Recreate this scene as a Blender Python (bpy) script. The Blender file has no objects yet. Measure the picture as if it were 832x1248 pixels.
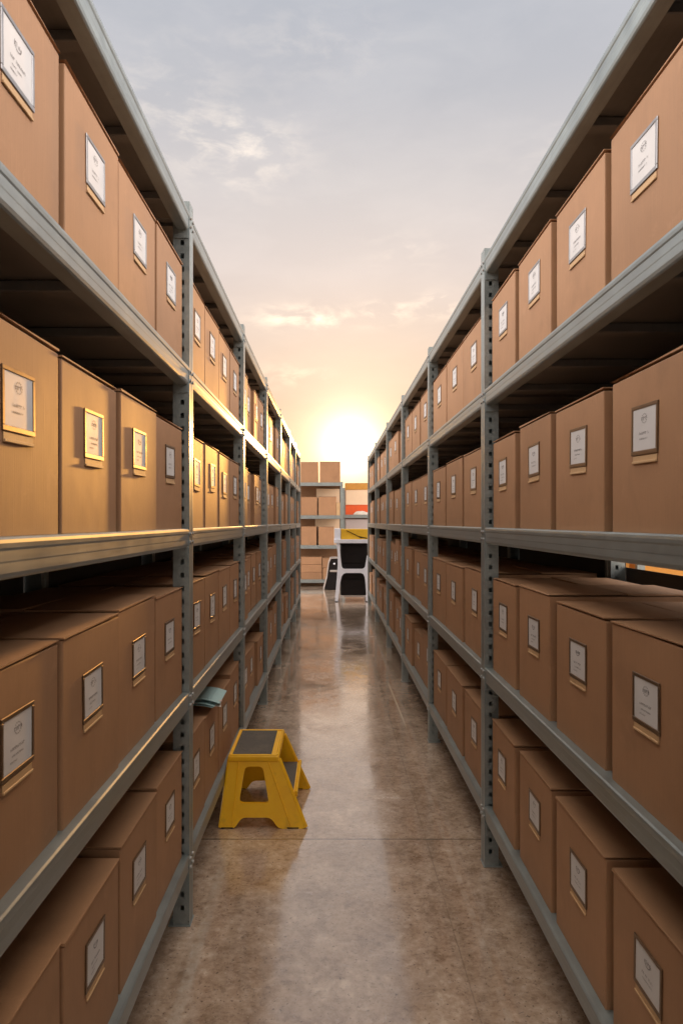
import bpy, bmesh, math, random
from mathutils import Vector, Matrix, Euler
random.seed(11)
R = math.radians
scene = bpy.context.scene
COL = scene.collection

# ------------------------------------------------------------------ layout
CAM_H = 1.52
XL, XR = -0.53, 0.675                       # front planes of the two racks
RECESS = 0.023                              # boxes sit this far behind the beams
DEPTH = 0.62
LEVELS = [0.27, 0.88, 1.495, 2.105, 2.685]  # beam tops, bottom to top
UP_H = 2.725
L_UP = [0.955, 2.565, 4.16, 5.68, 7.28, 8.90, 10.40, 11.90]
R_UP = [1.235, 3.005, 4.70, 6.49, 8.27, 10.40, 12.45]
SUN_AZ, SUN_EL = R(2.8), R(6.8)             # azimuth to the right of the aisle

# ------------------------------------------------------------------ materials
def new_mat(name):
    m = bpy.data.materials.new(name); m.use_nodes = True
    nt = m.node_tree; b = nt.nodes['Principled BSDF']
    return m, nt, b
def node(nt, t, **kw):
    n = nt.nodes.new(t)
    for k, v in kw.items():
        if k.startswith('i_'):
            n.inputs[k[2:].replace('_', ' ')].default_value = v
        else: setattr(n, k, v)
    return n
def math_n(nt, op, a, b=None, c=None, clamp=False):
    n = nt.nodes.new('ShaderNodeMath'); n.operation = op; n.use_clamp = clamp
    for i, v in enumerate((a, b, c)):
        if v is None: continue
        if isinstance(v, (int, float)): n.inputs[i].default_value = v
        else: nt.links.new(v, n.inputs[i])
    return n.outputs[0]
def mix_col(nt, fac, a, b, mode='MIX'):
    n = nt.nodes.new('ShaderNodeMix'); n.data_type = 'RGBA'; n.blend_type = mode
    for sock, v in ((n.inputs[0], fac), (n.inputs[6], a), (n.inputs[7], b)):
        if isinstance(v, (int, float)): sock.default_value = v
        elif isinstance(v, tuple): sock.default_value = (*v, 1) if len(v) == 3 else v
        else: nt.links.new(v, sock)
    return n.outputs[2]
def noise(nt, vec, scale, detail=4, rough=0.55, dist=0.0):
    n = nt.nodes.new('ShaderNodeTexNoise')
    n.inputs['Scale'].default_value = scale; n.inputs['Detail'].default_value = detail
    n.inputs['Roughness'].default_value = rough; n.inputs['Distortion'].default_value = dist
    nt.links.new(vec, n.inputs['Vector']); return n.outputs['Fac']
def obj_vec(nt, scale=(1, 1, 1), rand=False):
    tc = nt.nodes.new('ShaderNodeTexCoord'); mp = nt.nodes.new('ShaderNodeMapping')
    mp.inputs['Scale'].default_value = scale
    nt.links.new(tc.outputs['Object'], mp.inputs['Vector'])
    if rand:
        oi = nt.nodes.new('ShaderNodeObjectInfo')
        sc = math_n(nt, 'MULTIPLY', oi.outputs['Random'], 37.0)
        cb = nt.nodes.new('ShaderNodeCombineXYZ')
        for i in range(3): nt.links.new(sc, cb.inputs[i])
        nt.links.new(cb.outputs[0], mp.inputs['Location'])
    return mp.outputs[0]
def ramp(nt, fac, pts, interp='LINEAR'):
    n = nt.nodes.new('ShaderNodeValToRGB'); n.color_ramp.interpolation = interp
    e = n.color_ramp.elements
    while len(e) < len(pts): e.new(0.5)
    for el, (p, c) in zip(e, pts):
        el.position = p; el.color = (*c, 1) if len(c) == 3 else c
    nt.links.new(fac, n.inputs[0]); return n.outputs['Color']
def maprange(nt, v, a, b, c=0.0, d=1.0, smooth=False):
    n = nt.nodes.new('ShaderNodeMapRange')
    if smooth: n.interpolation_type = 'SMOOTHSTEP'
    nt.links.new(v, n.inputs[0])
    for i, x in enumerate((a, b, c, d)): n.inputs[i + 1].default_value = x
    return n.outputs[0]
def bump(nt, b, h, strength=0.2, dist=0.002):
    n = nt.nodes.new('ShaderNodeBump'); n.inputs['Strength'].default_value = strength
    n.inputs['Distance'].default_value = dist
    nt.links.new(h, n.inputs['Height']); nt.links.new(n.outputs[0], b.inputs['Normal'])

def cardboard(name, base, var=0.16):
    m, nt, b = new_mat(name)
    v = obj_vec(nt, rand=True)
    oi = nt.nodes.new('ShaderNodeObjectInfo')
    big = noise(nt, v, 4.5, 3, 0.6)
    fib = noise(nt, obj_vec(nt, (260, 260, 9), True), 1.0, 3, 0.7)
    fine = noise(nt, v, 190, 2, 0.6)
    c0 = tuple(x * (1 - var) for x in base); c1 = tuple(min(1, x * (1 + var)) for x in base)
    t = math_n(nt, 'ADD', math_n(nt, 'MULTIPLY', big, 0.50),
               math_n(nt, 'ADD', math_n(nt, 'MULTIPLY', fib, 0.36), math_n(nt, 'MULTIPLY', oi.outputs['Random'], 0.22)))
    col = mix_col(nt, maprange(nt, t, 0.25, 0.78), c0, c1)
    spk = maprange(nt, fine, 0.66, 0.76, 0, 0.35)
    col = mix_col(nt, spk, col, tuple(x * 0.55 for x in base))
    scuff = maprange(nt, noise(nt, v, 11, 6, 0.72, 0.6), 0.60, 0.74, 0, 0.30)
    col = mix_col(nt, scuff, col, tuple(min(1, x * 1.35 + .03) for x in base))
    dirt = maprange(nt, noise(nt, obj_vec(nt, (3, 3, 2.0), True), 2.2, 5, 0.6, 0.4), 0.56, 0.72, 0, 0.28)
    col = mix_col(nt, dirt, col, tuple(x * 0.62 for x in base))
    nt.links.new(col, b.inputs['Base Color'])
    b.inputs['Roughness'].default_value = 0.62
    b.inputs['Specular IOR Level'].default_value = 0.4
    # corrugation that telegraphs through the liner, plus gentle dents
    wv = nt.nodes.new('ShaderNodeTexWave'); wv.bands_direction = 'X'
    wv.inputs['Scale'].default_value = 38; wv.inputs['Distortion'].default_value = 0.6
    wv.inputs['Detail'].default_value = 2
    nt.links.new(v, wv.inputs['Vector'])
    h = math_n(nt, 'ADD', math_n(nt, 'MULTIPLY', wv.outputs['Fac'], 0.035), math_n(nt, 'MULTIPLY', fib, 0.13))
    h = math_n(nt, 'ADD', h, math_n(nt, 'MULTIPLY', noise(nt, v, 6, 2, 0.5), 0.9))
    bump(nt, b, h, 0.45, 0.003)
    return m
M_KRAFT = cardboard('kraft_board', (0.385, 0.213, 0.114))
M_KRAFT_D = cardboard('kraft_board_edge', (0.30, 0.165, 0.088))
M_TAB = cardboard('pale_kraft_tab', (0.56, 0.37, 0.20), 0.1)
M_CREAM = cardboard('cream_board', (0.86, 0.66, 0.47), 0.06)
M_LILAC = cardboard('lilac_grey_board', (0.48, 0.42, 0.42), 0.06)
M_GOLD = cardboard('amber_board', (0.60, 0.30, 0.06), 0.1)
M_RED = cardboard('orange_red_board', (0.78, 0.12, 0.03), 0.06)
M_ORANGE = cardboard('orange_board', (0.80, 0.36, 0.07), 0.08)

def metal(name, base, rough=0.42, metallic=0.55, wear=0.5):
    m, nt, b = new_mat(name)
    v = obj_vec(nt, rand=True)
    n1 = noise(nt, v, 9, 5, 0.65, 0.3)
    n2 = noise(nt, obj_vec(nt, (60, 2.2, 60), True), 1.0, 3, 0.6)
    t = math_n(nt, 'ADD', math_n(nt, 'MULTIPLY', n1, 0.6), math_n(nt, 'MULTIPLY', n2, 0.4))
    col = mix_col(nt, maprange(nt, t, 0.3, 0.7), tuple(x * 0.80 for x in base), tuple(min(1, x * 1.16) for x in base))
    sc = maprange(nt, noise(nt, v, 46, 6, 0.75, 1.2), 0.63, 0.70, 0, wear)
    col = mix_col(nt, sc, col, (base[0] * 0.45, base[1] * 0.40, base[2] * 0.36))
    nt.links.new(col, b.inputs['Base Color'])
    nt.links.new(maprange(nt, t, 0.3, 0.7, rough - 0.09, rough + 0.12), b.inputs['Roughness'])
    b.inputs['Metallic'].default_value = metallic
    bump(nt, b, t, 0.12, 0.0015)
    return m
M_STEEL = metal('blue_grey_steel', (0.285, 0.33, 0.34), 0.36)
M_DECK = metal('steel_sheet', (0.20, 0.20, 0.195), 0.5, 0.5, 0.3)
M_BACK = metal('dark_blocking_sheet', (0.07, 0.065, 0.06), 0.6, 0.3, 0.3)
M_BOLT = metal('zinc_bolt', (0.5, 0.5, 0.5), 0.3, 0.9, 0.2)
M_BRONZE = metal('bronze_label_holder', (0.20, 0.135, 0.085), 0.36, 0.7, 0.25)
M_BRONZE2 = metal('pewter_label_holder', (0.33, 0.33, 0.34), 0.34, 0.7, 0.25)

def plain(name, base, rough=0.5, metallic=0.0, var=0.08, scale=12, spec=0.5):
    m, nt, b = new_mat(name)
    v = obj_vec(nt, rand=True)
    n1 = noise(nt, v, scale, 5, 0.6, 0.2)
    nt.links.new(mix_col(nt, maprange(nt, n1, 0.3, 0.7), tuple(x * (1 - var) for x in base),
                         tuple(min(1, x * (1 + var)) for x in base)), b.inputs['Base Color'])
    nt.links.new(maprange(nt, n1, 0.3, 0.7, rough - 0.05, rough + 0.08), b.inputs['Roughness'])
    b.inputs['Metallic'].default_value = metallic
    b.inputs['Specular IOR Level'].default_value = spec
    return m
M_PAPER = plain('label_paper', (0.66, 0.655, 0.66), 0.55, var=0.05)
M_INK = plain('label_ink', (0.20, 0.19, 0.20), 0.7)
M_WHITE = plain('white_plastic', (0.72, 0.75, 0.84), 0.35, var=0.05)
M_BLACK = plain('black_plastic', (0.008, 0.006, 0.006), 0.6, spec=0.2)
M_GREY = plain('grey_metal', (0.42, 0.38, 0.36), 0.4, 0.4)
M_YBOARD = plain('mustard_board', (0.72, 0.42, 0.02), 0.55, var=0.06)
M_TEAL = plain('pale_teal_paper', (0.33, 0.50, 0.52), 0.6, var=0.05)
M_ROSE = plain('pale_rose_paper', (0.62, 0.44, 0.38), 0.6, var=0.05)
M_PAPERW = plain('loose_white_paper', (0.70, 0.66, 0.60), 0.6, var=0.06)

def yellow_plastic():
    m, nt, b = new_mat('yellow_moulded_plastic')
    v = obj_vec(nt)
    n1 = noise(nt, v, 9, 5, 0.65, 0.3)
    col = mix_col(nt, maprange(nt, n1, 0.3, 0.7), (0.92, 0.49, 0.006), (0.98, 0.58, 0.010))
    sc = maprange(nt, noise(nt, obj_vec(nt, (1, 1, 2.5)), 38, 6, 0.78, 1.5), 0.635, 0.70, 0, 0.55)
    col = mix_col(nt, sc, col, (0.40, 0.24, 0.05))
    dirt = maprange(nt, noise(nt, v, 14, 5, 0.6, 0.5), 0.56, 0.72, 0, 0.35)
    col = mix_col(nt, dirt, col, (0.46, 0.25, 0.03))
    nt.links.new(col, b.inputs['Base Color'])
    nt.links.new(maprange(nt, n1, 0.3, 0.7, 0.30, 0.48), b.inputs['Roughness'])
    bump(nt, b, noise(nt, v, 420, 2, 0.5), 0.12, 0.001)
    return m
M_YELLOW = yellow_plastic()
def grip():
    m, nt, b = new_mat('grey_grip_tread')
    v = obj_vec(nt)
    sp = noise(nt, v, 330, 2, 0.7)
    col = mix_col(nt, maprange(nt, sp, 0.4, 0.7), (0.050, 0.044, 0.038), (0.17, 0.15, 0.13))
    nt.links.new(mix_col(nt, maprange(nt, noise(nt, v, 9, 4), 0.45, 0.7, 0, 0.5), col, (0.17, 0.14, 0.105)), b.inputs['Base Color'])
    b.inputs['Roughness'].default_value = 0.75
    bump(nt, b, sp, 0.6, 0.002)
    return m
M_GRIP = grip()

def floor_mat():
    m, nt, b = new_mat('worn_sealed_concrete')
    tc = nt.nodes.new('ShaderNodeTexCoord'); v = tc.outputs['Object']
    sep = nt.nodes.new('ShaderNodeSeparateXYZ'); nt.links.new(v, sep.inputs[0])
    X, Y = sep.outputs[0], sep.outputs[1]
    big = noise(nt, v, 1.3, 5, 0.62, 0.6)
    med = noise(nt, v, 7.0, 7, 0.70, 0.5)
    sml = noise(nt, v, 34, 5, 0.72)
    t = math_n(nt, 'ADD', math_n(nt, 'MULTIPLY', big, 0.28), math_n(nt, 'ADD', math_n(nt, 'MULTIPLY', med, 0.40), math_n(nt, 'MULTIPLY', sml, 0.32)))
    col = ramp(nt, t, [(0.38, (0.24, 0.158, 0.108)), (0.47, (0.40, 0.292, 0.215)), (0.54, (0.52, 0.40, 0.31)), (0.63, (0.72, 0.60, 0.49))])
    # dark pits, pale chips and long scrapes
    pits = maprange(nt, noise(nt, v, 75, 3, 0.6), 0.62, 0.68, 0, 0.75)
    col = mix_col(nt, pits, col, (0.075, 0.05, 0.036))
    chips = maprange(nt, noise(nt, v, 28, 8, 0.8, 0.8), 0.57, 0.66, 0, 0.70)
    col = mix_col(nt, chips, col, (0.54, 0.46, 0.40))
    flecks = maprange(nt, noise(nt, v, 58, 6, 0.75, 0.4), 0.60, 0.68, 0, 0.6)
    col = mix_col(nt, flecks, col, (0.66, 0.57, 0.49))
    grime = maprange(nt, noise(nt, v, 21, 6, 0.75, 0.7), 0.55, 0.66, 0, 0.5)
    col = mix_col(nt, grime, col, (0.17, 0.11, 0.078))
    stains = maprange(nt, noise(nt, v, 2.6, 6, 0.65, 1.0), 0.53, 0.70, 0, 0.40)
    col = mix_col(nt, stains, col, (0.205, 0.135, 0.090))
    scr = nt.nodes.new('ShaderNodeMapping'); scr.inputs['Scale'].default_value = (30, 1.6, 1); scr.inputs['Rotation'].default_value = (0, 0, R(9))
    nt.links.new(v, scr.inputs['Vector'])
    scrape = maprange(nt, noise(nt, scr.outputs[0], 1.6, 4, 0.7, 0.4), 0.66, 0.72, 0, 0.42)
    col = mix_col(nt, scrape, col, (0.52, 0.44, 0.37))
    # worn painted line by the left rack; right one paints in a pale reflection
    wear = maprange(nt, noise(nt, v, 16, 7, 0.78), 0.42, 0.60, 0.05, 0.62)
    wob = math_n(nt, 'MULTIPLY', math_n(nt, 'SUBTRACT', noise(nt, v, 30, 3), 0.5), 0.012)
    Xw = math_n(nt, 'ADD', X, wob)
    for x0, w, k in ((-0.475, 0.020, 1.0), (0.545, 0.012, 0.8)):
        d = math_n(nt, 'ABSOLUTE', math_n(nt, 'SUBTRACT', Xw, x0))
        msk = math_n(nt, 'MULTIPLY', maprange(nt, d, w * 0.7, w * 1.2, 1, 0), math_n(nt, 'MULTIPLY', wear, k))
        col = mix_col(nt, msk, col, (0.56, 0.49, 0.42))
    # pale streak right of the middle: a glint painted into the floor colour
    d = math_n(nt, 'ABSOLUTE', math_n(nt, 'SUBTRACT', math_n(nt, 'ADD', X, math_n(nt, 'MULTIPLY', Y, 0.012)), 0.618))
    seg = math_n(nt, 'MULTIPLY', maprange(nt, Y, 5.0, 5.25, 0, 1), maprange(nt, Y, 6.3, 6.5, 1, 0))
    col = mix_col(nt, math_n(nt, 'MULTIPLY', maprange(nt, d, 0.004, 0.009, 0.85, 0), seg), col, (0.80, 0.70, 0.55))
    # saw-cut joints
    wob2 = math_n(nt, 'MULTIPLY', math_n(nt, 'SUBTRACT', noise(nt, v, 9, 5, 0.7), 0.5), 0.010)
    jo = None
    for sock, p, js in ((X, 0.455, 0.45), (Y, 3.27, 1.5), (Y, 11.6, 1.0), (X, -2.9, 0.5)):
        d = math_n(nt, 'ABSOLUTE', math_n(nt, 'SUBTRACT', math_n(nt, 'ADD', sock, wob2), p))
        j = math_n(nt, 'MULTIPLY', maprange(nt, d, 0.0010 + .0018 * (js > 1), 0.0034 + .004 * (js > 1), 1, 0), maprange(nt, noise(nt, v, 2.3, 4, 0.7), 0.40, 0.60, 0.45, 0.95))
        j = math_n(nt, 'MULTIPLY', j, js, clamp=True)
        jo = j if jo is None else math_n(nt, 'MAXIMUM', jo, j)
    col = mix_col(nt, math_n(nt, 'MULTIPLY', jo, 0.75), col, (0.05, 0.035, 0.028))
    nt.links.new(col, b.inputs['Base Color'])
    rg = maprange(nt, t, 0.38, 0.62, 0.07, 0.16)
    rg = math_n(nt, 'ADD', rg, math_n(nt, 'MULTIPLY', maprange(nt, noise(nt, v, 3.1, 6, 0.7, 0.8), 0.45, 0.62), 0.13))
    nt.links.new(rg, b.inputs['Roughness'])
    b.inputs['Specular IOR Level'].default_value = 0.7
    b.inputs['Specular Tint'].default_value = (1.0, 0.88, 0.74, 1)
    b.inputs['Coat Weight'].default_value = 1.0; b.inputs['Coat IOR'].default_value = 1.75
    nt.links.new(math_n(nt, 'MULTIPLY', rg, 0.75), b.inputs['Coat Roughness'])
    h = math_n(nt, 'SUBTRACT', math_n(nt, 'ADD', math_n(nt, 'MULTIPLY', med, 0.9), math_n(nt, 'MULTIPLY', sml, 0.35)), math_n(nt, 'ADD', jo, math_n(nt, 'MULTIPLY', pits, 0.5)))
    bump(nt, b, h, 0.12, 0.0015)
    return m
M_FLOOR = floor_mat()

# ------------------------------------------------------------------ mesh helpers
def link(o, parent=None):
    COL.objects.link(o)
    if parent is not None: o.parent = parent
    return o
def obj(name, mesh, parent=None, loc=(0, 0, 0), rot=(0, 0, 0)):
    o = bpy.data.objects.new(name, mesh); o.location = loc; o.rotation_euler = rot
    return link(o, parent)
def empty(name, loc=(0, 0, 0), rz=0):
    o = bpy.data.objects.new(name, None); o.location = loc; o.rotation_euler = (0, 0, rz)
    o.empty_display_size = 0.1
    return link(o)
def tag(o, label, cat, group=None, kind=None):
    o['label'] = label; o['category'] = cat
    if group: o['group'] = group
    if kind: o['kind'] = kind
    return o
def finish(bm, name, *mats, smooth=False):
    me = bpy.data.meshes.new(name); bmesh.ops.recalc_face_normals(bm, faces=bm.faces)
    bm.to_mesh(me); bm.free()
    for m in mats: me.materials.append(m)
    if smooth:
        for p in me.polygons: p.use_smooth = True
    return me
def add_box(bm, x0, x1, y0, y1, z0, z1, bev=0.0, mi=0, seg=1):
    r = bmesh.ops.create_cube(bm, size=1.0)
    vs = r['verts']
    for v in vs:
        v.co = Vector((x0 if v.co.x < 0 else x1, y0 if v.co.y < 0 else y1, z0 if v.co.z < 0 else z1))
    fs = set(f for v in vs for f in v.link_faces)
    for f in fs: f.material_index = mi
    if bev > 0:
        es = list(set(e for v in vs for e in v.link_edges))
        bmesh.ops.bevel(bm, geom=es, offset=bev, segments=seg, affect='EDGES', profile=0.6)
    return vs
def add_prism(bm, prof, axis, a0, a1, mi=0):
    """extrude a closed 2-D profile [(u,v)...] between a0 and a1 along 'x', 'y' or 'z'"""
    def P(u, v, a):
        return {'x': (a, u, v), 'y': (u, a, v), 'z': (u, v, a)}[axis]
    A = [bm.verts.new(P(u, v, a0)) for u, v in prof]; B = [bm.verts.new(P(u, v, a1)) for u, v in prof]
    n = len(prof); fs = []
    for i in range(n):
        fs.append(bm.faces.new((A[i], A[(i + 1) % n], B[(i + 1) % n], B[i])))
    fs.append(bm.faces.new(A[::-1])); fs.append(bm.faces.new(B))
    for f in fs: f.material_index = mi
    return fs
def add_cyl(bm, c, axis, r, h, seg=12, mi=0):
    rot = {'x': Matrix.Rotation(R(90), 4, 'Y'), 'y': Matrix.Rotation(R(90), 4, 'X'), 'z': Matrix.Identity(4)}[axis]
    res = bmesh.ops.create_cone(bm, cap_ends=True, segments=seg, radius1=r, radius2=r, depth=h, matrix=Matrix.Translation(c) @ rot)
    for f in set(f for v in res['verts'] for f in v.link_faces): f.material_index = mi
def add_bar(bm, p, q, r, seg=8, mi=0):
    p, q = Vector(p), Vector(q); d = q - p
    M = Matrix.Translation((p + q) / 2) @ d.to_track_quat('Z', 'Y').to_matrix().to_4x4()
    res = bmesh.ops.create_cone(bm, cap_ends=True, segments=seg, radius1=r, radius2=r, depth=d.length, matrix=M)
    for f in set(f for v in res['verts'] for f in v.link_faces): f.material_index = mi
def plate_with_holes(bm, outer, holes, thick, mapf, mi=0):
    """flat plate in (u,v) with holes, extruded by thick; mapf(u,v,w) gives the 3-D point"""
    tmp = bmesh.new()
    edges = []
    for loop in [outer] + holes:
        vs = [tmp.verts.new((u, v, 0)) for u, v in loop]
        for i in range(len(vs)): edges.append(tmp.edges.new((vs[i], vs[(i + 1) % len(vs)])))
    bmesh.ops.triangle_fill(tmp, use_beauty=True, use_dissolve=False, edges=edges)
    ext = bmesh.ops.extrude_face_region(tmp, geom=tmp.faces[:])
    for g in ext['geom']:
        if isinstance(g, bmesh.types.BMVert): g.co.z += thick
    bmesh.ops.recalc_face_normals(tmp, faces=tmp.faces)
    idx = {}
    for v in tmp.verts: idx[v] = bm.verts.new(mapf(v.co.x, v.co.y, v.co.z))
    for f in tmp.faces:
        nf = bm.faces.new([idx[v] for v in f.verts]); nf.material_index = mi
    tmp.free()
def bez_round(pts, r, n=5):
    """round the corners of a closed polygon"""
    out = []; N = len(pts)
    for i in range(N):
        p0, p, p1 = Vector(pts[i - 1]), Vector(pts[i]), Vector(pts[(i + 1) % N])
        rr = min(r, (p0 - p).length * 0.45, (p1 - p).length * 0.45)
        a = p + (p0 - p).normalized() * rr; b = p + (p1 - p).normalized() * rr
        for k in range(n + 1):
            t = k / n
            q = a * (1 - t) ** 2 + p * 2 * t * (1 - t) + b * t * t
            out.append((q.x, q.y))
    return out

# ------------------------------------------------------------------ ground
bm = bmesh.new()
bmesh.ops.create_grid(bm, x_segments=8, y_segments=8, size=500)
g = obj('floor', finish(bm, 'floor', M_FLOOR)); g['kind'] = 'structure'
g['label'] = 'worn brownish grey concrete floor of the aisle'

# ------------------------------------------------------------------ racks
def upright_mesh(side, rear=False):
    """slotted C-post. local: front (aisle) face at x=0, body goes to -x for side=+1; y 0..0.066"""
    W, D, H = 0.066, 0.062, UP_H
    bm = bmesh.new()
    sx = -side
    def V(x, y, z): return bm.verts.new((sx * x, y, z))
    # aisle face with a rolled groove down its middle
    prof = [(0, 0), (0, 0.026), (0.006, 0.029), (0.006, 0.037), (0, 0.040), (0, W), (D, W), (D, 0)]
    rows = []
    for z in (0.0, H): rows.append([V(x, y, z) for x, y in prof])
    for i in range(len(prof) - 1):
        bm.faces.new((rows[0][i], rows[0][i + 1], rows[1][i + 1], rows[1][i]))
    bm.faces.new(rows[1])
    # slotted faces towards -y
    us = [0, 0.020, 0.033, D]
    zs = [0.0]; hole = []
    k = 0; z = 0.06
    while z + 0.02 < H:
        zs += [z, z + 0.019]; hole.append(len(zs) - 2); z += 0.05
    zs.append(H)
    G = [[V(u, 0, zz) for u in us] for zz in zs]
    for j in range(len(zs) - 1):
        for i in range(3):
            if i == 1 and j in hole: continue
            bm.faces.new((G[j][i], G[j][i + 1], G[j + 1][i + 1], G[j + 1][i]))
    bmesh.ops.remove_doubles(bm, verts=bm.verts, dist=1e-5)
    if not rear:
        for zl in LEVELS:                       # bolts at every beam joint
            for dz in (-0.020, -0.052):
                add_cyl(bm, (sx * -0.002, 0.014, zl + dz), 'x', 0.0065, 0.008, 8, 1)
                add_cyl(bm, (sx * -0.002, 0.053, zl + dz), 'x', 0.0065, 0.008, 8, 1)
    return finish(bm, 'upright', M_STEEL, M_BOLT)
def foot_mesh(side):
    bm = bmesh.new(); sx = -side
    a, b_ = sorted((sx * -0.004, sx * 0.080))
    add_box(bm, a, b_, -0.004, 0.070, 0.0, 0.005, 0.001)
    add_cyl(bm, (sx * 0.071, 0.033, 0.009), 'z', 0.006, 0.008, 8)
    return finish(bm, 'foot_plate', M_STEEL)
def beam_mesh(side, L):
    bm = bmesh.new(); s = side
    prof = [(-.046, 0), (-.022, 0), (-.005, -.0005), (-.001, -.004), (0, -.010), (-.0005, -.018), (-.0025, -.022), (-.0025, -.040),
            (-.0030, -.043), (-.0030, -.060), (-.0055, -.067), (-.009, -.0705), (-.046, -.0705)]
    add_prism(bm, [(s * x, z) for x, z in prof], 'y', 0, L)
    # end connector plates with hooks, behind the face
    for y0 in (0.0015, L - 0.0055):
        a, b_ = sorted((s * -0.058, s * -0.004))
        add_box(bm, a, b_, y0, y0 + 0.004, -0.100, 0.0, 0.0)
    return finish(bm, 'beam', M_STEEL)
def deck_mesh(side, L):
    bm = bmesh.new(); s = side
    x0, x1 = -0.0465, -(DEPTH - 0.03)
    a, b_ = sorted((s * x0, s * x1))
    add_box(bm, a, b_, 0.002, L - 0.002, -0.024, -0.003, 0.0)
    a2, b2 = sorted((s * -0.066, s * -(DEPTH - 0.066)))
    add_box(bm, a2, b2, -0.0315, 0.0015, -0.012, -0.003); add_box(bm, a2, b2, L - 0.0015, L + 0.0315, -0.012, -0.003)
    n = 4
    for k in range(n):
        y = L * (k + 0.5) / n
        add_box(bm, a, b_, y - 0.02, y + 0.02, -0.052, -0.0245, 0.003)
    return finish(bm, 'deck', M_DECK)
def added_panel_mesh(side, L, slit):  # dark sheet added behind each bay to keep the rack interior dark
    bm = bmesh.new(); s = side
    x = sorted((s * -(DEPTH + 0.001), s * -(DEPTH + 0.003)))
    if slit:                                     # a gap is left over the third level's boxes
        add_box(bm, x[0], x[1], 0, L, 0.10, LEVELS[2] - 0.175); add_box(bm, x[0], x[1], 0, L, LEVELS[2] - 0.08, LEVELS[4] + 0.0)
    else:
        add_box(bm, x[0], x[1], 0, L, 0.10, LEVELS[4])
    return finish(bm, 'added_back_panel', M_BACK)

def build_rack(X, side, ups, label, slits=()):
    root = empty('shelving_rack', (X, ups[0], 0))
    tag(root, label, 'shelving', 'tall steel racks lining the aisle')
    W = 0.066
    um, ur, fm = upright_mesh(side), upright_mesh(side, True), foot_mesh(side)
    for u in ups:
        for xx, m in ((0, um), (-side * (DEPTH - 0.064), ur)):
            o = obj('upright', m, root, (xx, u - ups[0], 0))
            obj('foot_plate', fm, o)
    for i in range(len(ups) - 1):
        y0 = ups[i] - ups[0] + W; L = ups[i + 1] - ups[i] - W
        bmsh, dmsh = beam_mesh(side, L - 0.001), deck_mesh(side, L)
        rb = beam_mesh(-side, L - 0.001)
        for z in LEVELS:
            obj('beam', bmsh, root, (0, y0 + 0.0005, z))
            obj('beam', rb, root, (-side * (DEPTH - 0.002), y0 + 0.0005, z - 0.001))
            obj('deck', dmsh, root, (0, y0, z))
        obj('added_back_panel', added_panel_mesh(side, L + W - 0.004, i in slits), root, (0, y0 - W + 0.002, 0))
    bm = bmesh.new(); a, b_ = sorted((-side * 0.004, -side * (DEPTH - 0.002))); ye = ups[-1] - ups[0] + W  # sheet added at the open far end to shut out the bright background
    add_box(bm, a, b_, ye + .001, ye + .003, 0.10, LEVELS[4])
    obj('added_end_panel', finish(bm, 'added_end_panel', M_BACK), root)
    return root
build_rack(XL, 1, [-2.25, -0.65] + L_UP, 'blue grey slotted steel rack along the left side, behind the yellow step stool')  # both racks run on unseen behind the camera, empty bays added for shade
build_rack(XR, -1, [-2.25, -0.55] + R_UP, 'blue grey slotted steel rack along the right side, reaching the white desk', slits=(2,))

# ------------------------------------------------------------------ boxes
_cache = {}
def body_mesh(w, h, d, mat):
    key = ('b', round(w, 3), round(h, 3), round(d, 3), mat.name)
    if key not in _cache:
        bm = bmesh.new()
        add_box(bm, -w / 2, w / 2, 0, d, 0, h, 0.0035, 0, 2)
        _cache[key] = finish(bm, 'carton_body', mat)
    return _cache[key]
def flap_mesh(w, d, mat, v):
    key = ('f', round(w, 3), round(d, 3), mat.name, v)
    if key not in _cache:
        rr = random.Random(v * 7 + 1)
        bm = bmesh.new()
        # two closed flaps meeting at a seam; corners spring up by a few millimetres
        for (y0, y1) in ((-0.0015, d / 2 - 0.002), (d / 2 + 0.002, d)):
            vs = add_box(bm, -w / 2 - 0.001, w / 2 + 0.001, y0, y1, 0.0012, 0.0052, 0.0)
        for vv in bm.verts:
            if vv.co.y < 0.01: vv.co.z += rr.uniform(0.0005, 0.0050); vv.co.y -= rr.uniform(0, 0.002)
            elif abs(vv.co.y - d / 2) < .01: vv.co.z += rr.uniform(0, 0.006)
        _cache[key] = finish(bm, 'top_flap', mat)
    return _cache[key]
LW, LH = 0.130, 0.112
def frame_mesh(mat):
    key = ('fr', mat.name)
    if key not in _cache:
        bm = bmesh.new()
        w, h, t = LW / 2, LH / 2, 0.0085
        # backing + raised bevelled border, the bottom rail a little deeper
        for (a, b_, c, d_) in ((-w, w, h - t, h), (-w, w, -h, -h + t * 1.15), (-w, -w + t, -h + t * 1.15, h - t), (w - t, w, -h + t * 1.15, h - t)):
            add_box(bm, a, b_, -0.0030, 0.0, c, d_, 0.0009)
        _cache[key] = finish(bm, 'label_frame', mat)
    return _cache[key]
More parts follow.
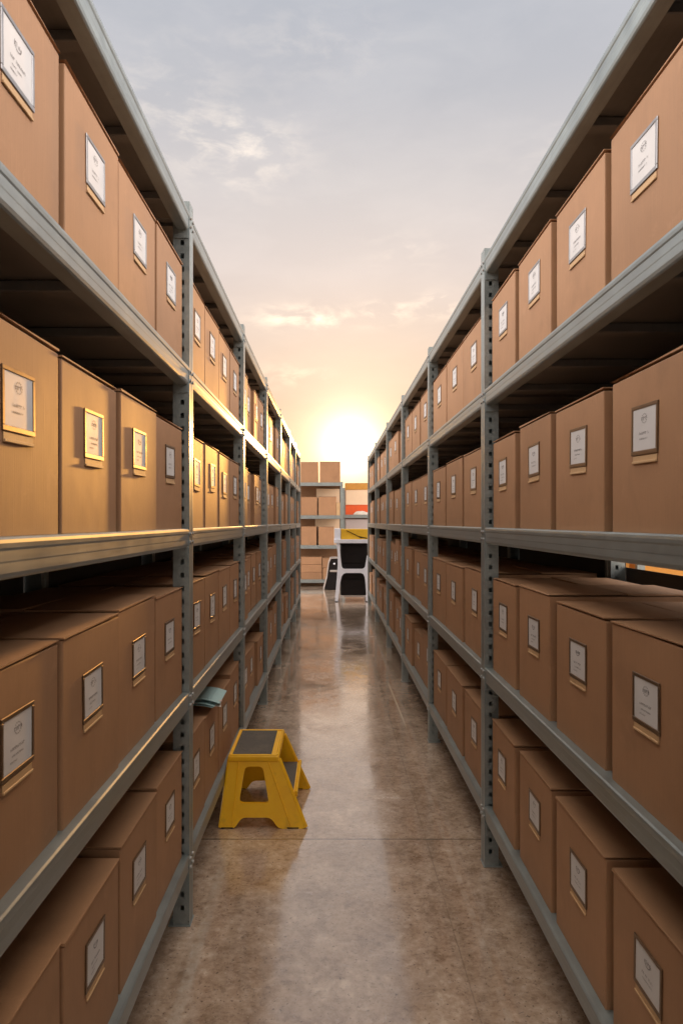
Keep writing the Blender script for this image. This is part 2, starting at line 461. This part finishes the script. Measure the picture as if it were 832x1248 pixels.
def card_mesh(v):
    key = ('c', v)
    if key not in _cache:
        rr = random.Random(90 + v)
        bm = bmesh.new()
        w, h = LW / 2 - 0.0085, LH / 2 - 0.0085
        add_box(bm, -w, w, -0.0014, -0.0003, -h, h)
        def ink(x0, x1, z0, z1):
            y = -0.0017
            f = bm.faces.new([bm.verts.new(p) for p in ((x0, y, z0), (x1, y, z0), (x1, y, z1), (x0, y, z1))]); f.material_index = 1
        def scribble(x0, x1, zc, hh):
            x = x0
            while x < x1:
                gw = rr.uniform(0.55, 0.95) * hh
                k = rr.random()
                st = hh * 0.20
                ink(x, x + st, zc - hh / 2, zc + hh / 2 * rr.choice((1, 1, .6)))
                if k < .6: ink(x + st, x + gw, zc + hh * .1, zc + hh * .1 + st)
                if k > .3: ink(x + gw - st, x + gw, zc - hh / 2, zc + hh * .1)
                x += gw + hh * (0.9 if rr.random() < .14 else .22)
        # round emblem at the top: illegible crest made of strokes
        n = 13
        for i in range(n):
            a = math.pi * (1.0 + i / (n - 1)) if v % 2 == 0 else 2 * math.pi * i / n
            r_ = 0.0125
            ink(r_ * math.cos(a) - .0014, r_ * math.cos(a) + .0014, .024 + r_ * .8 * math.sin(a) - .0012, .024 + r_ * .8 * math.sin(a) + .0012)
        scribble(-0.0145, 0.012, 0.0245, 0.009)
        x0 = -0.03 + rr.uniform(0, .006)
        scribble(x0, -x0 - 0.006, -0.008, 0.0062)
        scribble(-0.024, 0.02 + rr.uniform(-.008, .006), -0.0205, 0.0042)
        if v % 3 != 0: scribble(-0.030, -0.004, -0.031, 0.0036)
        me = bpy.data.meshes.new('label_card')
        bm.to_mesh(me); bm.free(); me.materials.append(M_PAPER); me.materials.append(M_INK)
        _cache[key] = me
    return _cache[key]
def tab_mesh():
    key = 'tab'
    if key not in _cache:
        bm = bmesh.new()
        w = LW / 2 - 0.006
        add_box(bm, -w, w, -0.0014, 0.0, -0.007, 0.010, 0.0006)
        add_box(bm, -w, w, -0.0042, -0.0015, -0.007, -0.0015, 0.0009)
        _cache[key] = finish(bm, 'pull_tab', M_TAB)
    return _cache[key]

def carton(loc, rz, w, h, d, label, group, cat='box', mat=M_KRAFT, detail=2, zlab=0.64, frame=None, name='cardboard_box', lx=0.0):
    o = obj(name, body_mesh(w, h, d, mat), None, loc, (0, 0, rz))
    tag(o, label, cat, group)
    v = random.randrange(6)
    if detail >= 1:
        obj('top_flap', flap_mesh(w, d, mat, v % 4), o, (0, 0, h))
    if detail >= 1 and frame is not None:
        tilt = R(random.uniform(-1.6, 1.6))
        fr = obj('label_frame', frame_mesh(frame), o, (lx, -0.0006, h * zlab), (0, tilt, 0))
        obj('label_card', card_mesh(v), fr)
        if detail >= 2: obj('pull_tab', tab_mesh(), o, (lx, -0.0006, h * zlab - LH / 2 - 0.0125), (0, tilt, 0))
    return o

ORD = ['first', 'second', 'third', 'fourth', 'fifth']
LVL = ['bottom shelf', 'third shelf', 'second shelf', 'top shelf']
def bay_word(i, n): return 'nearest' if i == 0 else ('farthest' if i == n - 1 else ['', 'second', 'third', 'fourth', 'fifth', 'sixth'][i])

def fill(side, X, ups, counts, rackname):
    n = len(ups) - 1
    for b in range(n):
        y0, y1 = ups[b] + 0.066 + 0.006, ups[b + 1] - 0.006
        for lv in range(4):
            cnt = counts[b][lv]
            pitch = (y1 - y0) / cnt
            for k in range(cnt):
                gap = 0.014 if side > 0 else 0.048
                if side < 0 and b > 0: gap = 0.035
                if side > 0 and b > 1: gap = 0.03
                w = pitch - gap * random.uniform(0.8, 1.5)
                w = round(w / 0.005) * 0.005
                hs = {0: (0.36, 0.40), 1: (0.385, 0.405), 2: (0.365, 0.375), 3: (0.362, 0.375)}[lv]
                h = round(random.uniform(*hs), 3)
                if b >= 2 and lv == 0: h = round(random.choice((0.33, 0.37, 0.40, 0.43)), 3)
                if b >= 3 and random.random() < 0.3: h = round(h + random.uniform(-.04, .05), 3)
                d = 0.50
                yc = y0 + (k + 0.5) * pitch + random.uniform(-.003, .003)
                front = X - side * (RECESS + random.uniform(0, 0.006) + (random.choice((0, 0, 0.02)) if b >= 2 else 0))
                yaw = R(random.uniform(-0.6, 0.6))
                lab = 'brown box %s from near end, %s, %s bay of %s rack' % (ORD[k], LVL[lv], bay_word(b, n), rackname)
                det = 2 if b <= 3 else 1
                fr = M_BRONZE2 if (lv == 3 and b == 0) else M_BRONZE
                carton((front, yc, LEVELS[lv] - 0.0025), R(90) * side + yaw, w, h, d, lab,
                       'brown boxes on the aisle racks', detail=det, frame=fr, zlab=random.uniform(0.62, 0.655),
                       lx=random.uniform(-.012, .012))
fill(1, XL, L_UP, [[4] * 4, [4] * 4, [3, 4, 4, 4], [3, 3, 4, 4], [3, 3, 3, 3], [2, 3, 3, 3], [3, 3, 3, 3]], 'left')
fill(-1, XR, R_UP, [[4] * 4, [3] * 4, [3] * 4, [3, 4, 3, 3], [4] * 4, [3] * 4], 'right')

# pale teal papers lying across the boxes by the stool
def paper_stack(loc, rz):
    root = empty('paper_stack', loc, rz)
    tag(root, 'fanned pale teal papers lying on bottom shelf boxes beside the yellow stool', 'papers')
    rr = random.Random(3)
    for k in range(9):
        bm = bmesh.new()
        w, l = 0.235, 0.33
        nx, ny = 4, 8
        droop = rr.uniform(.012, .022)
        V = [[bm.verts.new((w * (i / nx - .5), l * (j / ny - .5), -droop * max(0, (.3 - j / ny) / .3) ** 2)) for i in range(nx + 1)] for j in range(ny + 1)]
        for j in range(ny):
            for i in range(nx): bm.faces.new((V[j][i], V[j][i + 1], V[j + 1][i + 1], V[j + 1][i]))
        ext = bmesh.ops.extrude_face_region(bm, geom=bm.faces[:])
        for g_ in ext['geom']:
            if isinstance(g_, bmesh.types.BMVert): g_.co.z += 0.0016
        o = obj('sheet', finish(bm, 'sheet', M_ROSE if k in (2, 5) else (M_PAPERW if k in (0,) else M_TEAL)), root,
                (rr.uniform(-.014, .014), rr.uniform(-.02, .02), 0.001 + k * 0.0034), (R(rr.uniform(-.6, .6)), 0, R(rr.uniform(-9, 9))))
    return root
paper_stack((-0.685, 3.20, 0.69), R(90 + 6))

# ------------------------------------------------------------------ step stool
def stool():
    root = empty('step_stool', (-0.335, 3.38, 0))
    tag(root, 'yellow plastic two step stool standing on the floor against the left rack', 'step stool')
    bx0, bx1 = -0.212, 0.212
    tx0, tx1 = -0.172, 0.066
    TOP, STEP = 0.345, 0.165
    base_d, top_in = 0.52, 0.055
    def sl(z): return bx0 + (tx0 - bx0) * z / TOP
    def sr(z): return bx1 + (tx1 - bx1) * z / TOP
    outer = [(bx0, 0), (bx0 + 0.070, 0), (bx0 + 0.105, 0.052), (bx1 - 0.175, 0.052), (bx1 - 0.135, 0), (bx1, 0), (sr(TOP - .012), TOP - .012), (sl(TOP - .012), TOP - .012)]
    outer = bez_round(outer, 0.022, 4)
    hole = bez_round([(-0.122, 0.118), (0.028, 0.118), (-0.006, 0.292), (-0.094, 0.292)], 0.022, 4)
    hole2 = bez_round([(-0.075, 0.215), (-0.015, 0.215), (-0.030, 0.292), (-0.062, 0.292)], 0.014, 4)
    T = 0.020
    def front(u, v, w): return (u, top_in * v / TOP + w, v)
    def back(u, v, w): return (u, base_d - top_in * v / TOP - w, v)
    for mf in (front, back):
        bm = bmesh.new()
        plate_with_holes(bm, outer, [hole if mf is front else hole2], T, mf)
        # moulded ribs on the face: inner trapezoid line and edge rolls
        for (a, b_) in (((bx0 + .055, .012), (tx0 + .045, TOP - .03)), ((bx1 - .075, .012), (tx1 - .045, TOP - .03))):
            add_bar(bm, mf(a[0], a[1], -0.0005), mf(b_[0], b_[1], -0.0005), 0.0035, 8)
        for (fx) in (sl, sr):
            add_bar(bm, mf(fx(.004), .004, 0.010), mf(fx(TOP - .02), TOP - .02, 0.010), 0.0115, 10)
        obj('side_panel', finish(bm, 'side_panel', M_YELLOW), root)
    y0, y1 = top_in - 0.006, base_d - top_in + 0.006
    # top step: moulded slab with a rolled rim round a grip pad
    bm = bmesh.new()
    add_box(bm, tx0 - .010, tx1 + .010, y0 - .004, y1 + .004, TOP - .030, TOP, 0.009, 0, 3)
    for (a, b_) in (((tx0, y0), (tx1, y0)), ((tx0, y1), (tx1, y1)), ((tx0, y0), (tx0, y1)), ((tx1, y0), (tx1, y1))):
        add_bar(bm, (a[0], a[1] + (.006 if a[1] == y0 else -.006), TOP), (b_[0], b_[1] + (.006 if b_[1] == y0 else -.006), TOP), 0.0065, 10)
    t = obj('top_step', finish(bm, 'top_step', M_YELLOW), root)
    bm = bmesh.new(); add_box(bm, tx0 + .012, tx1 - .030, y0 + .018, y1 - .018, TOP + .0005, TOP + .0045, 0.0015)
    obj('tread_pad', finish(bm, 'tread_pad', M_GRIP), t)
    # lower step on the right
    bm = bmesh.new()
    sx1 = sr(STEP) + 0.026
    sy0, sy1 = top_in * STEP / TOP + T + .001, base_d - top_in * STEP / TOP - T - .001
    add_box(bm, 0.045, sx1, sy0, sy1, STEP - .028, STEP, 0.007, 0, 2)
    add_bar(bm, (sx1 - .006, sy0 - .014, STEP), (sx1 - .006, sy1 + .014, STEP), 0.0085, 10)
    t = obj('lower_step', finish(bm, 'lower_step', M_YELLOW), root)
    bm = bmesh.new(); add_box(bm, 0.050, sx1 - .020, sy0 + .006, sy1 - .006, STEP + .0005, STEP + .0042, 0.0015)
    obj('tread_pad', finish(bm, 'tread_pad', M_GRIP), t)
    # cross brace between the panels on the rack side and under the top
    bm = bmesh.new()
    add_box(bm, sl(.22) + .010, sl(.22) + .026, 0.06, base_d - 0.06, 0.12, 0.26, 0.003)
    obj('cross_brace', finish(bm, 'cross_brace', M_YELLOW), root)
    # little dark rubber feet
    for mf in (front, back):
        for xx in (bx0 + .034, bx1 - .064):
            p = mf(xx, 0.0, T / 2)
            bm = bmesh.new(); add_box(bm, -.03, .03, -.011, .011, 0.0, .007, 0.002)
            obj('rubber_foot', finish(bm, 'rubber_foot', M_BLACK), root, (p[0], p[1], 0))
    return root
stool()

# ------------------------------------------------------------------ end of the aisle
def end_unit(x0, x1, y, shelves, top, label, posts, depth=0.55, braces=True):
    root = empty('shelving_unit', ((x0 + x1) / 2, y, 0)); cx = (x0 + x1) / 2
    tag(root, label, 'shelving', 'shelving units closing off the aisle')
    for px in posts:
        for yy in (0, depth - .04):
            bm = bmesh.new(); add_box(bm, -.03, .03, 0, .04, 0, top, 0.003)
            obj('upright', finish(bm, 'upright', M_STEEL), root, (px - cx, yy, 0))
    for z in shelves:
        bm = bmesh.new()
        add_box(bm, x0 - cx, x1 - cx, -.012, depth, z - .018, z, 0.0)
        add_box(bm, x0 - cx, x1 - cx, -.016, -.0125, z - .078, z + .002, 0.0)
        obj('shelf', finish(bm, 'shelf', M_STEEL), root)
    bm = bmesh.new(); add_box(bm, x0 - cx, x1 - cx, depth + .002, depth + .008, -.01, top - .03)  # brown board added to stop sun passing between the boxes
    obj('added_back_panel', finish(bm, 'added_back_panel', M_KRAFT_D), root)
    return root
YB = 16.0
SH = [0.17, 0.97, 1.67, 2.44]
end_unit(-1.30, 0.285, YB, SH, 2.46, 'steel shelving unit across the aisle end holding plain brown boxes', (-1.27, 0.255))
GE = 'plain boxes on the end shelving'
def eb(x0, x1, z, h, label, mat=M_KRAFT, y=YB + 0.01, d=0.40, name='cardboard_box', grp=GE, rz=0):
    return carton(((x0 + x1) / 2, y, z), rz, x1 - x0, h, d, label, grp, mat=mat, detail=1, name=name)
px = lambda x, dd=YB: (x - 403) * dd / 832
eb(px(366.3), px(387.6), SH[3], .475, 'tall brown box atop the end shelving, left of its pair')
eb(px(389.6), px(414.6), SH[3], .485, 'wide brown box atop the end shelving, catching the sunset glow')
eb(px(366.8), px(386.3), SH[2], .43, 'left brown box on second shelf of the end shelving', rz=R(1))
eb(px(388.0), px(409.5), SH[2], .435, 'right brown box on second shelf of the end shelving', rz=R(-1))
eb(px(385.0), px(414.0), SH[2], .64, 'cream carton showing above brown boxes on the end shelving second shelf', M_CREAM, y=YB + .425, d=.12)
eb(px(409.8), px(414.3), SH[2], .30, 'narrow pale brown carton at right end of second shelf', M_TAB)
eb(px(367.0), px(385.5), SH[1], .44, 'left brown box on third shelf of the end shelving', rz=R(-1))
eb(px(388.0), px(406.8), SH[1], .43, 'brown box on third end shelf just left of white desk')
eb(px(383.5), px(414.0), SH[1], .62, 'cream carton showing above brown boxes on the end shelving third shelf', M_CREAM, y=YB + .425, d=.12)
for i, w_ in enumerate(('bottom', 'middle', 'top')):
    eb(px(367.0), px(392.3 - i * .15), SH[0] + i * .177, .17, '%s flat brown box in the stack of three at floor level' % w_, grp='flat boxes stacked at the aisle end', rz=R((0, .8, -.6)[i]))
eb(px(393.4), px(413), SH[0], .27, 'lower brown box beside the flat stack, behind black bin')
eb(px(393.0), px(405), SH[0] + .276, .22, 'upper brown box beside the flat stack, behind black bin')
# second unit, further right
Y2 = 16.45
p2 = lambda x: (x - 403) * Y2 / 832
end_unit(p2(417.3), p2(462), Y2, [0.2, 0.98, 1.69], 2.34, 'steel shelving unit at aisle end holding cream and orange boxes', (p2(418.8), p2(460)))
e2 = lambda *a, **k: eb(*a, y=Y2 + 0.03, grp='coloured boxes on the right end shelving', **k)
e2(p2(421.4), p2(456), 1.69, .235, 'orange red box under the cream box on end shelving', mat=M_RED)
e2(p2(421.8), p2(456), 1.69 + .242, .355, 'cream box between amber carton and orange red box', mat=M_CREAM)
e2(p2(420.5), p2(456), 1.69 + .604, .155, 'flat amber carton topmost on right end shelving', mat=M_GOLD)
e2(p2(421.6), p2(456), 0.98, .60, 'lilac grey box on end shelving behind yellow box on desk', mat=M_LILAC)
# crumpled white paper in front of the orange red box
bm = bmesh.new()
bmesh.ops.create_icosphere(bm, subdivisions=3, radius=1)
rr = random.Random(5)
for v in bm.verts:
    k = 1 + rr.uniform(-.16, .16)
    v.co = Vector((v.co.x * .17 * k, v.co.y * .05 * k, max(0, v.co.z) * .085 * k))
tag(obj('crumpled_paper', finish(bm, 'crumpled_paper', M_PAPERW), None, (p2(440), Y2 - .0, 1.693)),
    'crumpled white paper lying before the orange red box', 'paper')
o = bpy.data.objects['crumpled_paper']; o.scale = (1, .55, 1); o.location.y = Y2 + 0.005

# desk with H-shaped white legs
YD = 12.95
pd = lambda x: (x - 403) * YD / 832
zd = lambda y: CAM_H - (y - 636) * YD / 832
desk = empty('desk', (pd(428), YD, 0)); dcx = pd(428)
tag(desk, 'tall white desk with H shaped legs near the end of the aisle', 'desk')
bm = bmesh.new()
add_box(bm, pd(407.2) - dcx, pd(449.5) - dcx, -0.02, 0.62, zd(662), zd(657.5), 0.006, 0, 2)
obj('tabletop', finish(bm, 'tabletop', M_WHITE), desk)
def hleg(yoff):
    def P(x, y): return (pd(x) - dcx, zd(y))
    zc0, zc1 = 698.3, 693.4
    inner_up = [(447.2, 677), (444.8, 690.5), (443.4, 692.6), (441.2, zc1), (419.8, zc1), (417.6, 692.6), (416.2, 690.0), (414.6, 676), (413.6, 662)]
    left_out = [(410.0, 662), (411.6, 676), (411.9, 690), (410.9, 705), (409.6, 720), (408.3, 735.2)]
    inner_dn = [(411.8, 735.2), (413.2, 722), (414.4, 710), (416.2, 702.5), (418.4, 699.4), (421.5, zc0), (439.5, zc0), (442.4, 699.6), (444.3, 703.5), (445.3, 711), (446.0, 722), (446.3, 735.2)]
    right_out = [(449.4, 735.2), (449.0, 715), (448.9, 700), (448.9, 677)]
    loop = [P(*q) for q in inner_up[::1]] + [P(*q) for q in left_out] + [P(*q) for q in inner_dn] + [P(*q) for q in right_out]
    bm = bmesh.new()
    plate_with_holes(bm, loop, [], 0.045, lambda u, v, w: (u, w, max(v, 0.012)))
    o = obj('leg_frame', finish(bm, 'leg_frame', M_WHITE), desk, (0, yoff, 0))
    for x in (409.6, 447.7):
        bm = bmesh.new(); add_cyl(bm, (0, 0, 0.007), 'z', 0.036, 0.013, 14)
        obj('foot_pad', finish(bm, 'foot_pad', M_BLACK), o, (pd(x) - dcx, 0.022, 0))
hleg(0.0); hleg(0.55)
# things on the desk
ztop = zd(657.5) + 0.001
def simple_box(name, x0, x1, y0, y1, z0, z1, mat, label, cat, bev=0.004):
    bm = bmesh.new(); cx, cy = (x0 + x1) / 2, (y0 + y1) / 2
    add_box(bm, x0 - cx, x1 - cx, y0 - cy, y1 - cy, 0, z1 - z0, bev, 0, 2)
    return tag(obj(name, finish(bm, name, mat), None, (cx, cy, z0)), label, cat)
wb = simple_box('file_box', pd(407.6), pd(414.6), YD + .03, YD + .36, ztop, zd(644.2), M_WHITE, 'white file box at the left end of the white desk', 'box')
yb = simple_box('document_box', pd(415.4), pd(448.6), YD + .05, YD + .36, ztop, zd(644.8), M_YBOARD, 'mustard yellow box on the white desk with dark strap across', 'box')
bm = bmesh.new(); add_bar(bm, (pd(422) - yb.location.x, -0.163, zd(646.5) - ztop), (pd(440.5) - yb.location.x, -0.163, zd(655.8) - ztop), 0.0065, 6)
add_bar(bm, (pd(437) - yb.location.x, -0.164, zd(654.0) - ztop), (pd(447.5) - yb.location.x, -0.164, zd(656.2) - ztop), 0.008, 6)
obj('strap', finish(bm, 'strap', M_BLACK), yb)
# black cabinet under the desk
cab = empty('cabinet', (pd(430), YD + .08, 0)); cx = pd(430)
tag(cab, 'black cabinet tucked under the tall white desk', 'cabinet')
bm = bmesh.new(); add_box(bm, pd(415) - cx, pd(448) - cx, 0.0, .44, .12, zd(662.6), 0.006)
obj('carcass', finish(bm, 'carcass', M_BLACK), cab)
for z0, z1 in ((.14, .42), (.44, .72), (.74, 1.06)):
    bm = bmesh.new(); add_box(bm, pd(416) - cx, pd(447) - cx, -.012, -.0005, z0, z1, 0.003)
    dr = obj('drawer', finish(bm, 'drawer', M_BLACK), cab)
    bm = bmesh.new(); add_box(bm, -.05, .05, -.026, -.0125, (z0 + z1) / 2 - .006, (z0 + z1) / 2 + .006, 0.003)
    obj('handle', finish(bm, 'handle', M_BLACK), dr)
bm = bmesh.new(); add_box(bm, pd(418) - cx, pd(445) - cx, 0.0, .42, .085, .1195, 0.004)
obj('plinth', finish(bm, 'plinth', M_GREY), cab)
for xx in (pd(416), pd(446)):
    for yy in (.05, .38):
        bm = bmesh.new(); add_cyl(bm, (0, 0, .0415), 'x', 0.0415, 0.025, 14)
        obj('caster', finish(bm, 'caster', M_GREY), cab, (xx - cx, yy, 0))
# black slanted bin with a pale rim
YW = 15.25
pw = lambda x: (x - 403) * YW / 832
bn = empty('bin', (pw(402), YW, 0)); cx = pw(402)
tag(bn, 'black slanted bin with a pale metal frame left of the desk', 'bin')
bm = bmesh.new()
prof = [(pw(395.2) - cx, 0.012), (pw(413) - cx, 0.012), (pw(413) - cx, .70), (pw(403.6) - cx, .70), (pw(401.2) - cx, .62)]
add_prism(bm, prof, 'y', 0.0, 0.42)
obj('bin_body', finish(bm, 'bin_body', M_BLACK), bn)
bm = bmesh.new()
for yy in (-.006, .426):
    pts = [(pw(394.2) - cx, yy, .012), (pw(398.0) - cx, yy, .28), (pw(400.4) - cx, yy, .60), (pw(402.6) - cx, yy, .705), (pw(413) - cx, yy, .712)]
    for a, b_ in zip(pts, pts[1:]): add_bar(bm, a, b_, 0.012, 8)
obj('frame', finish(bm, 'frame', M_GREY), bn)
bm = bmesh.new(); add_box(bm, pw(402) - cx, pw(411) - cx, -.020, -.002, .40, .445, .006)
obj('handle', finish(bm, 'handle', M_GREY), bn)
bm = bmesh.new()
bmesh.ops.create_icosphere(bm, subdivisions=2, radius=.022)
obj('catch', finish(bm, 'catch', M_WHITE), bn, (pw(407.2) - cx, -.012, .585))

# neighbouring aisle glimpsed through the right rack: orange cartons on a low unit
nu = end_unit(1.50, 3.10, 5.0, [0.12, 0.98], 1.9, 'steel shelving in the neighbouring aisle behind the right rack', (1.53, 2.27, 3.07))
for i, (xx, hh) in enumerate(((1.74, .33), (2.06, .26), (2.49, .36), (2.84, .30))):
    carton((xx, 5.06, .98), 0, .30 if i < 2 else .34, hh, .42, ('leftmost', 'second', 'third', 'rightmost')[i] + ' orange carton glimpsed through the gap in the right rack',
           'orange cartons beyond the right rack', mat=M_ORANGE, detail=1)

# ------------------------------------------------------------------ camera
cam = bpy.data.cameras.new('camera'); co = bpy.data.objects.new('camera', cam); COL.objects.link(co)
co.location = (0, 0, CAM_H); co.rotation_euler = (R(90), 0, 0)
cam.sensor_fit = 'AUTO'; cam.sensor_width = 36; cam.lens = 36 * 832 / 1248
cam.shift_x = 13 / 1248; cam.shift_y = 12 / 1248
cam.clip_start = 0.05; cam.clip_end = 2000
cam.dof.use_dof = True; cam.dof.focus_distance = 3.8; cam.dof.aperture_fstop = 10
scene.camera = co

# ------------------------------------------------------------------ sun and sky
sdir = Vector((math.sin(SUN_AZ) * math.cos(SUN_EL), math.cos(SUN_AZ) * math.cos(SUN_EL), math.sin(SUN_EL)))
sun = bpy.data.lights.new('sun', 'SUN'); sun.energy = 2.0; sun.angle = R(1.6); sun.color = (0.29, 0.135, 0.030)
so = bpy.data.objects.new('sun', sun); COL.objects.link(so); so.rotation_euler = sdir.to_track_quat('Z', 'Y').to_euler()
so.location = sdir * 50

w = bpy.data.worlds.new('World'); scene.world = w; w.use_nodes = True
nt = w.node_tree; nt.nodes.clear()
out = nt.nodes.new('ShaderNodeOutputWorld')
sky = nt.nodes.new('ShaderNodeTexSky'); sky.sky_type = 'NISHITA'; sky.sun_disc = False
sky.sun_elevation = SUN_EL; sky.sun_rotation = SUN_AZ
sky.air_density = 1.0; sky.dust_density = 2.5; sky.ozone_density = 1.0
bg1 = nt.nodes.new('ShaderNodeBackground'); bg1.inputs[1].default_value = 0.05
nt.links.new(sky.outputs[0], bg1.inputs[0])
tc = nt.nodes.new('ShaderNodeTexCoord'); D = tc.outputs['Generated']
sp = nt.nodes.new('ShaderNodeSeparateXYZ'); nt.links.new(D, sp.inputs[0])
el = math_n(nt, 'MULTIPLY', math_n(nt, 'ARCSINE', sp.outputs[2]), 180 / math.pi)
az = math_n(nt, 'MULTIPLY', math_n(nt, 'ARCTAN2', sp.outputs[0], sp.outputs[1]), 180 / math.pi)
# cloud veil: colour by elevation (max 1 -> times VEIL), brighter overhead like an overcast dome
VEIL = 7.0
def e(d): return d / 90
def c(*x): return tuple(v / VEIL for v in x)
veil = ramp(nt, math_n(nt, 'DIVIDE', el, 90, clamp=True), [
    (0.0, c(.80, .50, .25)), (e(7), c(.66, .46, .33)), (e(10), c(.66, .49, .40)), (e(13.5), c(.75, .59, .50)), (e(20), c(.75, .655, .62)), (e(26), c(.68, .635, .63)),
    (e(32), c(.555, .555, .59)), (e(40), c(.50, .525, .585)), (e(55), c(2.0, 1.78, 1.56)), (1.0, c(3.3, 2.8, 2.3))])
rear = ramp(nt, math_n(nt, 'DIVIDE', el, 90, clamp=True), [
    (0.0, c(1.5, 1.2, .95)), (e(16), c(1.6, 1.35, 1.15)), (e(30), c(.9, .85, .82)), (e(45), c(.62, .61, .62)), (e(65), c(2.2, 1.9, 1.6)), (1.0, c(3.5, 2.95, 2.4))])
# horizon opposite the sun made bright peach, added to light camera-facing sides
veil = mix_col(nt, maprange(nt, sp.outputs[1], 0.45, -0.35, 0.0, 1.0, True), veil, rear)
# extra brightness added to the unseen sky at both sides, lighting the upper shelves
sidef = math_n(nt, 'MULTIPLY', maprange(nt, math_n(nt, 'ABSOLUTE', sp.outputs[0]), 0.48, 0.82, 0, 1, True),
               math_n(nt, 'MULTIPLY', maprange(nt, el, 8, 24, 0, 1, True), maprange(nt, el, 54, 72, 1, 0, True)))
veil = mix_col(nt, sidef, veil, c(6.3, 5.75, 5.4))
vm = nt.nodes.new('ShaderNodeVectorMath'); vm.operation = 'SCALE'; nt.links.new(veil, vm.inputs[0])
vm.inputs['Scale'].default_value = VEIL
base = vm.outputs[0]
# glow of the sun in the haze
dp = nt.nodes.new('ShaderNodeVectorMath'); dp.operation = 'DOT_PRODUCT'
gd = Vector((math.sin(R(1.6)) * math.cos(R(6.3)), math.cos(R(1.6)) * math.cos(R(6.3)), math.sin(R(6.3))))
nt.links.new(D, dp.inputs[0]); dp.inputs[1].default_value = gd
ang = math_n(nt, 'MULTIPLY', math_n(nt, 'ARCCOSINE', math_n(nt, 'MINIMUM', dp.outputs['Value'], 0.9999999)), 180 / math.pi)
def expo(s, p): return math_n(nt, 'POWER', math.e, math_n(nt, 'MULTIPLY', math_n(nt, 'POWER', math_n(nt, 'DIVIDE', ang, s), p), -1.0))
def addcol(basec, fac, colr, k):
    n = nt.nodes.new('ShaderNodeVectorMath'); n.operation = 'SCALE'; n.inputs[0].default_value = tuple(x * k for x in colr)
    nt.links.new(fac, n.inputs['Scale'])
    a = nt.nodes.new('ShaderNodeVectorMath'); a.operation = 'ADD'
    nt.links.new(basec, a.inputs[0]); nt.links.new(n.outputs[0], a.inputs[1]); return a.outputs[0]
base = addcol(base, expo(1.65, 1.15), (1.0, .80, .56), 4.2)
base = addcol(base, expo(9.0, 1.2), (1.0, .60, .26), 0.24)
# clouds
mp = nt.nodes.new('ShaderNodeCombineXYZ')
nt.links.new(math_n(nt, 'MULTIPLY', az, 0.055), mp.inputs[0]); nt.links.new(math_n(nt, 'MULTIPLY', el, 0.15), mp.inputs[1])
n1 = noise(nt, mp.outputs[0], 5.0, 8, 0.60, 0.35)
n0 = noise(nt, mp.outputs[0], 1.6, 6, 0.6, 0.3)
puff = maprange(nt, n1, 0.42, 0.70, 0, 1, True)
mask = None
for (a0, e0, sa, se, k) in ((-7.6, 28.5, 4.6, 2.4, .9), (-2.4, 16.6, 3.6, .8, 1.9), (4.6, 17.0, 2.0, .75, 1.9), (8.9, 17.4, 1.5, .8, 1.7),
                            (-3.6, 12.0, 2.8, .8, .9), (6.3, 21.5, 2.6, 1.4, .35), (-14, 31, 5, 3, .4), (22, 27, 7, 2, .3), (-2, 35, 8, 2, .25)):
    q = math_n(nt, 'ADD', math_n(nt, 'POWER', math_n(nt, 'ABSOLUTE', math_n(nt, 'DIVIDE', math_n(nt, 'SUBTRACT', az, a0), sa)), 2.0),
               math_n(nt, 'POWER', math_n(nt, 'ABSOLUTE', math_n(nt, 'DIVIDE', math_n(nt, 'SUBTRACT', el, e0), se)), 2.0))
    gsn = math_n(nt, 'MULTIPLY', math_n(nt, 'POWER', math.e, math_n(nt, 'MULTIPLY', q, -1.0)), k)
    mask = gsn if mask is None else math_n(nt, 'ADD', mask, gsn)
base = addcol(base, math_n(nt, 'MULTIPLY', puff, mask), (.40, .31, .20), 1.0)
base = addcol(base, maprange(nt, n0, 0.40, 0.66, -0.5, 1.0), (.030, .026, .022), 1.0)
bg2 = nt.nodes.new('ShaderNodeBackground'); bg2.inputs[1].default_value = 0.125
nt.links.new(base, bg2.inputs[0])
mx = nt.nodes.new('ShaderNodeMixShader'); mx.inputs[0].default_value = 0.985
nt.links.new(bg1.outputs[0], mx.inputs[1]); nt.links.new(bg2.outputs[0], mx.inputs[2])
nt.links.new(mx.outputs[0], out.inputs[0])

# ------------------------------------------------------------------ render settings
scene.view_settings.view_transform = 'Standard'; scene.view_settings.look = 'None'
scene.view_settings.exposure = 3.0; scene.view_settings.gamma = 1.0
scene.view_settings.use_curve_mapping = False
scene.render.engine = 'CYCLES'
scene.cycles.max_bounces = 8; scene.cycles.diffuse_bounces = 4; scene.cycles.glossy_bounces = 4
scene.cycles.use_denoising = True
scene.cycles.sample_clamp_indirect = 6.0
